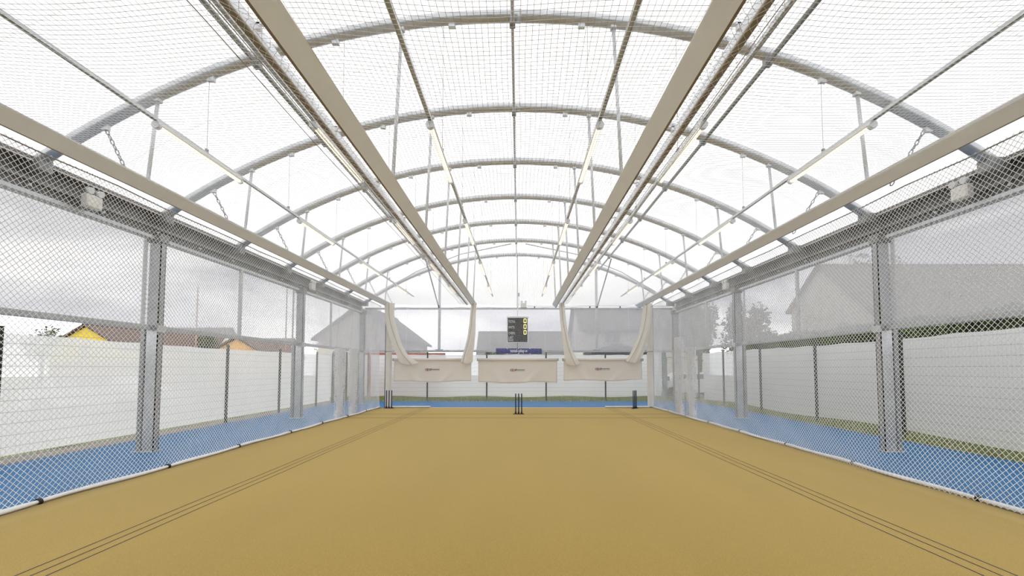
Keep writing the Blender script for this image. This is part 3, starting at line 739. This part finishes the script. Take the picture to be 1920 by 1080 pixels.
def twin_spot(x, y, z, rz, label):
    t = empty('twin_spot_light', (x, y, z), rz, label, 'twin spot light', 'white twin spot lights')
    MB().box(-0.14, 0.14, -0.07, 0.06, -0.12, 0.10, 0.02).build('battery_box', M['box_white'], t)
    MB().box(-0.05, 0.05, 0.06, 0.27, -0.03, 0.03).build('mounting_arm', M['galv'], t)
    for dx in (-0.09, 0.09):
        h = MB().tube([(dx, 0.0, 0.16), (dx, -0.08, 0.15)], [0.045, 0.055], 12).build('lamp_head', M['clear_lens'], t)
        MB().tube([(dx, 0.0, 0.10), (dx, 0.0, 0.16)], 0.012, 6).build('lamp_stem', M['box_white'], t)
twin_spot(-7.02, 7.35, 4.36, PI/2, 'white twin spot light before the first column on the %s' % LS)
twin_spot(-7.02, 15.35, 4.40, PI/2, 'white twin spot light by the second column on the %s' % LS)
twin_spot(7.06, 7.10, 4.42, -PI/2, 'white twin spot light before the first column on the %s' % RS)
twin_spot(7.06, 15.35, 4.42, -PI/2, 'white twin spot light by the second column on the %s' % RS)
twin_spot(0.24, 20.9, 4.54, 0, 'white twin spot light on the far rail above the scoreboard')
cm = empty('conduit_camera', (0.02, 20.88, 4.45), 0, 'small dark camera on a white pole beside the gable upright', 'camera')
MB().tube([(0, 0, 0), (0, 0, 0.50)], 0.016, 8).build('pole', M['white'], cm)
MB().box(-0.035, 0.035, -0.07, 0.05, 0.50, 0.66, 0.012).build('camera_body', M['galv_dark'], cm)
cd = empty('conduit', (0, 20.90, 4.50), 0, 'thin grey conduit running along the far rail past the scoreboard', 'conduit')
MB().tube([(0.40, 0, 0), (7.0, 0, 0.0)], 0.014, 8).build('pipe', M['galv'], cd)
for x in (0.75, 2.0, 3.3, 4.7, 6.0):
    MB().box(x-0.025, x+0.025, -0.04, 0.03, -0.09, -0.02, 0.008).build('clip', M['black'], cd)

# ------------------------------------------------------------------ boundary fences
def fence(name, a, b_, posts, ht, label, vpos, gate=None):
    """a,b_: (x,y) ends; wires run between them; vpos(t): offsets"""
    f = empty(name, (a[0], a[1], 0), math.atan2(b_[1]-a[1], b_[0]-a[0]), label, 'fence', 'green mesh fences')
    L = math.hypot(b_[0]-a[0], b_[1]-a[1])
    for p in posts:
        MB().box(p-0.035, p+0.035, -0.03, 0.03, -0.05, ht+0.10, 0.006).build('post', M['fence'], f)
    spans = list(zip(posts[:-1], posts[1:]))
    for p, q in spans:
        if gate and abs((p+q)/2-gate) < 0.8: continue
        w_ = MB()
        for k in range(int(ht/0.2)+1):
            z = 0.06+k*0.2
            w_.strand([(p, 0.0, z), (q, 0.0, z)], 0.0032, (0, 1, 0), (1, 0, 0))
        n = int((q-p)/0.075)
        for i in range(n):
            x = p+(i+0.5)*(q-p)/n; w_.strand([(x, 0.006, 0.04), (x, 0.006, ht+0.02)], 0.0008, (0, 1, 0), (0, 0, 1))
        w_.build('mesh_panel', M['fence_wire'], f)
    return f
FXL, FXR, FYB = -8.85, 9.0, 23.2
fence('boundary_fence', (FXL, 4.7), (FXL, 23.2), [0.0, 3.05, 6.1, 9.15, 12.2, 15.3, 17.0], 2.25, 'dark green mesh boundary fence along the %s' % LS, None)
fence('boundary_fence', (FXR, 4.6), (FXR, 23.2), [0.0, 3.05, 6.1, 9.2, 12.35, 15.4, 18.15], 2.36, 'dark green mesh boundary fence along the %s' % RS, None)
fence('boundary_fence', (FXL, FYB), (FXR, FYB), [0.1, 1.2, 4.22, 7.24, 10.26, 13.28, 16.2], 2.36, 'dark green mesh boundary fence across the far end', None)
# gates
def gate(x, y, rz, w_, label):
    g_ = empty('mesh_gate', (x, y, 0), rz, label, 'gate', 'green mesh gates')
    for px in (0.0, w_):
        MB().box(px-0.08, px+0.08, -0.08, 0.08, 0.0, 2.45, 0.01).build('gate_post', M['green_gate'], g_)
    fr_ = MB(); fr_.box(0.11, 0.15, -0.02, 0.02, 0.1, 2.2); fr_.box(w_-0.15, w_-0.11, -0.02, 0.02, 0.1, 2.2)
    for z in (0.1, 2.16): fr_.box(0.15, w_-0.15, -0.02, 0.02, z, z+0.04)
    fr_.build('gate_frame', M['green_gate'], g_)
    w2 = MB()
    for k in range(10): w2.strand([(0.15, 0, 0.3+k*0.2), (w_-0.15, 0, 0.3+k*0.2)], 0.004, (0, 1, 0), (1, 0, 0))
    for k in range(14): w2.strand([(0.18+k*0.075, 0, 0.12), (0.18+k*0.075, 0, 2.18)], 0.002, (0, 1, 0), (0, 0, 1)) if 0.18+k*0.075 < w_-0.15 else None
    w2.build('gate_mesh', M['fence_wire'], g_)
    MB().box(0.10, 0.26, -0.05, 0.05, 1.0, 1.22, 0.01).build('lock_box', M['green_gate'], g_)
M['green_gate'] = mat('green_gate_steel', (0.10, 0.17, 0.14, 1), 0.5)
gate(7.42, 23.2, 0, 1.5, 'green framed mesh gate with lock at the far corner on the %s' % RS)
gate(FXL, 21.95, PI/2, 1.2, 'green framed mesh gate at the far corner on the %s' % LS)
# windbreak sheets hung outside the fences
def sheet(name, fn, label, nu=60):
    b = MB(); b.grid(fn, nu, 10); o = b.build(name, M['sheet']); tag(o, label, 'windbreak sheet', 'white windbreak sheets')
    # eyelet ties along the top edge
def sag(u, k, am): return -am*abs(math.sin(u*k*PI))
sheet('windbreak_sheet', lambda u, v: (FXL-0.10-0.03*math.sin(u*30+v*4)*v, 3.0+18.7*u, 0.10+(2.14+0.02*math.sin(u*9)+sag(u, 12, 0.02))*v), 'white windbreak sheet behind the fence on the %s' % LS)
sheet('windbreak_sheet', lambda u, v: (FXR+0.11+0.03*math.sin(u*26+v*4)*v+0.015*math.sin(u*60*v), 3.0+19.4*u, 0.16+(2.20+0.03*math.sin(u*9)+sag(u, 12, 0.03))*v+0.05*(1-v)*math.sin(u*17)), 'white windbreak sheet behind the fence on the %s' % RS)
for xa, xb, lab in ((-8.8, -7.7, 'narrow white windbreak sheet at the far end beside the %s gate' % LS), (-7.55, 7.3, 'long white windbreak sheet across the far end behind the canvas screens')):
    sheet('windbreak_sheet', lambda u, v: (xa+(xb-xa)*u, FYB+0.10+0.03*math.sin(u*30+v*4)*v, 0.20+(2.13+sag(u, 14, 0.02))*v+0.03*(1-v)*math.sin(u*21)), lab)

# ------------------------------------------------------------------ hedge and trees
def leafy(b, cx, cy, cz, rx, ry, rz, n, sz, rnd, shell=0.55):
    for _ in range(n):
        while True:
            p = Vector((rnd.gauss(0, 1), rnd.gauss(0, 1), rnd.gauss(0, 1)))
            if p.length > 0.01: break
        p.normalize(); p *= rnd.uniform(shell, 1.0)
        x, y, z = cx+p.x*rx, cy+p.y*ry, cz+p.z*rz
        a, e, s_ = rnd.uniform(0, 2*PI), rnd.uniform(-1, 1), sz*rnd.uniform(0.6, 1.3)
        t = Vector((math.cos(a), math.sin(a), e)).normalized()*s_; q = t.cross(Vector((rnd.uniform(-1, 1), rnd.uniform(-1, 1), 0.4))).normalized()*s_*0.45
        o = Vector((x, y, z)); b.add([o-t, o+q, o+t, o-q], [(0, 1, 2, 3)])
hd = empty('hedge', (0, 0, 0), 0, 'dense dark green hedge beyond the fence on the %s' % RS, 'hedge')
rnd = random.Random(4); hb = MB()
for _ in range(26000):
    y = rnd.uniform(5.5, 26.5); f_ = rnd.random()
    x = 12.3+rnd.uniform(0, 0.45)+0.15*math.sin(y*1.7) if f_ < 0.75 else rnd.uniform(12.4, 13.8); z = rnd.uniform(0.6, 3.15) if f_ < 0.75 else 3.0+rnd.uniform(0, 0.2)+0.08*math.sin(y*2.3)
    a, s_ = rnd.uniform(0, 2*PI), rnd.uniform(0.04, 0.08)
    t = Vector((math.cos(a)*0.7, math.sin(a), rnd.uniform(-1, 1))).normalized()*s_; q = t.cross(Vector((1, rnd.uniform(-.5, .5), rnd.uniform(-.5, .5)))).normalized()*s_*0.5
    o = Vector((x, y, z)); hb.add([o-t, o+q, o+t, o-q], [(0, 1, 2, 3)])
hb.build('foliage', M['leaf'], hd)
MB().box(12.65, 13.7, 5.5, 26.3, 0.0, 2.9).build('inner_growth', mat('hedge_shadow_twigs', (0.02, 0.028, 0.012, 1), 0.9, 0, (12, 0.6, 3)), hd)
def tree(x, y, h, r, label, seed, mk='leaf_tree', n=2600):
    t = empty('tree', (x, y, 0), 0, label, 'tree', 'trees beyond the fences')
    rn = random.Random(seed)
    MB().tube([(0, 0, -.05), (0.05, 0, h*0.3), (0, 0.05, h*0.7)], [r*0.10, r*0.08, r*0.03], 8).build('trunk', M['bark'], t)
    b = MB()
    for k in range(7):
        a = k*2.4; rr = r*0.45*(k > 0)
        leafy(b, rr*math.cos(a), rr*math.sin(a), h*(0.50+0.06*k), r*0.62*(1-0.06*k), r*0.62*(1-0.06*k), h*0.17, n//7, 0.16, rn, 0.3)
    b.build('crown', M[mk], t)
tree(15.3, 30.5, 6.2, 1.75, 'tall leafy tree behind the screen by the second column on the %s' % RS, 1)
tree(11.7, 29.4, 6.2, 1.4, 'leafy tree behind the screen next to the far corner on the %s' % RS, 2)
tree(18.2, 31.8, 4.4, 1.7, 'low bushy tree at the foot of the big house gable', 3)
tree(30, 38, 11.5, 3.0, 'tree top showing above the ridge of the big house', 5)
tree(-44, 42, 5.6, 2.0, 'small sparse tree beside the yellow gable', 6, n=700)
tree(-30.3, 44.2, 5.6, 1.2, 'small green tree between the brown roof and the orange gable', 7, n=900)
tree(-15.6, 38, 4.6, 1.6, 'bushy tree showing over the sheet beside the second column on the %s' % LS, 8, n=1200)
tree(-1.8, 37, 3.9, 1.0, 'small tree beyond the far end between the drapes', 9, n=900)

# ------------------------------------------------------------------ neighbouring houses
def house(name, x, y, rz, w_, d, eave, ridge, wm, rm, label, lower=None, wins=(), cat='house', eave2=None, ry=0.0):
    eave2 = eave if eave2 is None else eave2
    """ridge along local x (length w_), depth d along local y, front faces -y"""
    h = empty(name, (x, y, 0), rz, label, cat, 'houses beyond the fences')
    b = MB(); b.box(-w_/2, w_/2, -d/2, d/2, -.06, min(eave, eave2))
    for s in (-1, 1):
        b.add([(s*w_/2, -d/2, eave), (s*w_/2, d/2, eave), (s*w_/2, d/2, eave2), (s*w_/2, ry, ridge-0.08)], [(0, 1, 2, 3)])
    b.build('walls', wm, h)
    if lower: MB().box(-w_/2-0.03, w_/2+0.03, -d/2-0.03, d/2+0.03, -.06, lower[0]).build('brick_base', lower[1], h)
    o = 0.3
    for s in (-1, 1):
        r_ = MB(); t = 0.14
        ev = eave if s < 0 else eave2; sl = (ridge-ev)/abs(s*d/2-ry); y0_, z0_ = s*(d/2+o), ev-sl*o
        v = [(-w_/2-o, y0_, z0_), (w_/2+o, y0_, z0_), (w_/2+o, ry, ridge), (-w_/2-o, ry, ridge)]
        v += [(a, c, e+t) for a, c, e in v]
        r_.add(v, [(0, 1, 2, 3), (4, 7, 6, 5), (0, 4, 5, 1), (1, 5, 6, 2), (2, 6, 7, 3), (3, 7, 4, 0)]); r_.build('roof_slope', rm, h)
    MB().tube([(-w_/2-o, ry, ridge+0.12), (w_/2+o, ry, ridge+0.12)], 0.10, 8).build('ridge_tiles', rm, h)
    for (face, u, z, ww, hh) in wins:
        wo_ = empty('window', (0, 0, 0)); wo_.parent = h
        if face == 'f': bx = lambda a, e, m0, m1, z0, z1: (u+m0, u+m1, -d/2-a, -d/2+e, z0, z1)
        elif face == 'l': bx = lambda a, e, m0, m1, z0, z1: (-w_/2-a, -w_/2+e, u+m0, u+m1, z0, z1)
        else: bx = lambda a, e, m0, m1, z0, z1: (w_/2-e, w_/2+a, u+m0, u+m1, z0, z1)
        fb = MB(); fb.box(*bx(0.05, 0.0, -ww/2, ww/2, z, z+0.07)); fb.box(*bx(0.05, 0, -ww/2, ww/2, z+hh-0.07, z+hh))
        fb.box(*bx(0.05, 0, -ww/2, -ww/2+0.07, z, z+hh)); fb.box(*bx(0.05, 0, ww/2-0.07, ww/2, z, z+hh)); fb.box(*bx(0.05, 0, -0.03, 0.03, z, z+hh))
        fb.build('window_frame', M['frame'], wo_)
        MB().box(*bx(0.02, 0.0, -ww/2+0.05, ww/2-0.05, z+0.05, z+hh-0.05)).build('pane', M['glass'], wo_)
    return h
# yellow gable faces the camera: local x axis along the view
house('house', -36.7, 42.5, PI/2, 8.0, 6.0, 3.45, 5.25, M['yellow'], M['tiles'], 'yellow rendered house with pointed gable above the fence sheet', (2.25, M['brick_pale']), (('l', 0.0, 2.4, 0.7, 1.0),))
house('house', -38.6, 51.0, 0, 12.4, 6.0, 3.5, 6.0, M['cream'], M['tiles'], 'long brown tiled roof behind the yellow gable')
house('house', -24.2, 42.5, PI/2, 7.0, 4.6, 2.9, 4.25, M['orange'], M['tiles'], 'orange rendered house with small pointed gable', (1.5, M['brick_pale']))
house('house', -27.8, 50.2, 0, 5.6, 4.6, 2.8, 4.75, M['cream'], M['tiles'], 'low brown tiled roof beside the orange gable')
# far left house (eave side towards the court), garage, far right house
house('house', -9.55, 31.3, PI/2, 8.2, 4.9, 3.5, 5.35, M['cream'], M['tiles_grey'], 'cream house with long grey roof behind the far end on the %s' % LS, None, (('f', -2.4, 2.3, 1.0, 0.9), ('f', 0.6, 2.3, 1.2, 0.9)))
house('garage', 0.9, 42.0, 0, 8.6, 5.0, 2.7, 4.85, M['brick_pale'], M['tiles_grey'], 'low building with plain grey beige roof behind the scoreboard', None, (), 'garage')
house('house', 9.0, 35.5, 0, 8.9, 7.0, 4.45, 7.4, M['cream'], M['tiles_grey'], 'two storey cream house with grey roof behind the far end on the %s' % RS, None, (('f', -2.4, 3.35, 1.2, 1.0), ('f', 1.9, 3.35, 1.2, 1.0)))
house('house', 37.5, 29.95, 0, 33.5, 8.9, 4.2, 8.6, M['cream'], M['tiles_grey'], 'big white gabled house with wide grey roof beyond the hedge', None, (('l', -1.0, 3.4, 1.0, 1.2),), 'house', 6.0, 1.05)
# garden walls, gazebo, car, antennas
tag(MB().box(-9.7, -4.2, 26.0, 26.25, 0, 2.52).build('garden_wall', M['brick']), 'red brick garden wall beyond the far fence on the %s' % LS, 'wall')
gz = empty('gazebo', (5.85, 27.5, 0), 0, 'dark garden gazebo with a low pointed canopy beyond the far fence', 'gazebo')
b = MB(); b.add([(-1.7, -1.7, 2.62), (1.7, -1.7, 2.62), (1.7, 1.7, 2.62), (-1.7, 1.7, 2.62), (0, 0, 3.15)], [(0, 1, 4), (1, 2, 4), (2, 3, 4), (3, 0, 4), (3, 2, 1, 0)])
b.box(-1.7, 1.7, -1.7, 1.7, 2.45, 2.62); b.build('canopy', M['gazebo'], gz)
for x in (-1.6, 1.6):
    for y in (-1.6, 1.6): MB().box(x-0.04, x+0.04, y-0.04, y+0.04, 0, 2.47).build('leg', M['gazebo'], gz)
for x, y, z, lab in ((-28.4, 40, 8.8, 'thin chimney pole rising beside the long brown roof'), (-20.6, 40.2, 9.4, 'thin tall pole rising beside the low brown roof')):
    tag(MB().tube([(x, y, 0), (x, y, z)], 0.055, 8).build('pole', M['brick_pale']), lab, 'pole', 'thin poles by the houses')
def car(x, y, rz, label, m=None):
    c = empty('car', (x, y, -0.05), rz, label, 'car', 'parked cars')
    prof = [(-2.1, 0.35), (-2.15, 0.75), (-1.95, 0.95), (-1.5, 1.0), (-0.9, 1.42), (0.7, 1.45), (1.35, 1.02), (2.05, 0.85), (2.15, 0.55), (2.1, 0.32)]
    b = MB(); n = len(prof)
    for sy in (-0.82, 0.82): b.add([(px, sy*(0.86 if pz > 1.1 else 1), pz) for px, pz in prof], [tuple(range(n)) if sy < 0 else tuple(range(n))[::-1]])
    b.add([], [(i, (i+1) % n, n+(i+1) % n, n+i) for i in range(0)])
    base = 0
    b.f += [(i, (i+1) % n, n+(i+1) % n, n+i) for i in range(n)]; b.sm += [False]*n
    b.build('body', m or M['car'], c)
    g_ = MB(); g_.box(-1.0, 0.75, -0.76, 0.76, 1.04, 1.36, 0.05); g_.build('side_windows', M['glass'], c)
    for wx in (-1.35, 1.3):
        for wy in (-0.8, 0.8): MB().tube([(wx, wy-0.09, 0.32), (wx, wy+0.09, 0.32)], 0.32, 16).build('wheel', M['black'], c)
car(9.9, 26.3, 0, 'white car parked beyond the green gate on the %s' % RS)
car(-16.0, 17.5, 0.2, 'white car faintly visible behind the sheet on the %s' % LS)
for o in bpy.data.objects:
    if o.type == 'MESH' and o.name.startswith('side_windows'): o.scale = (1.0, 1.06, 1.0)
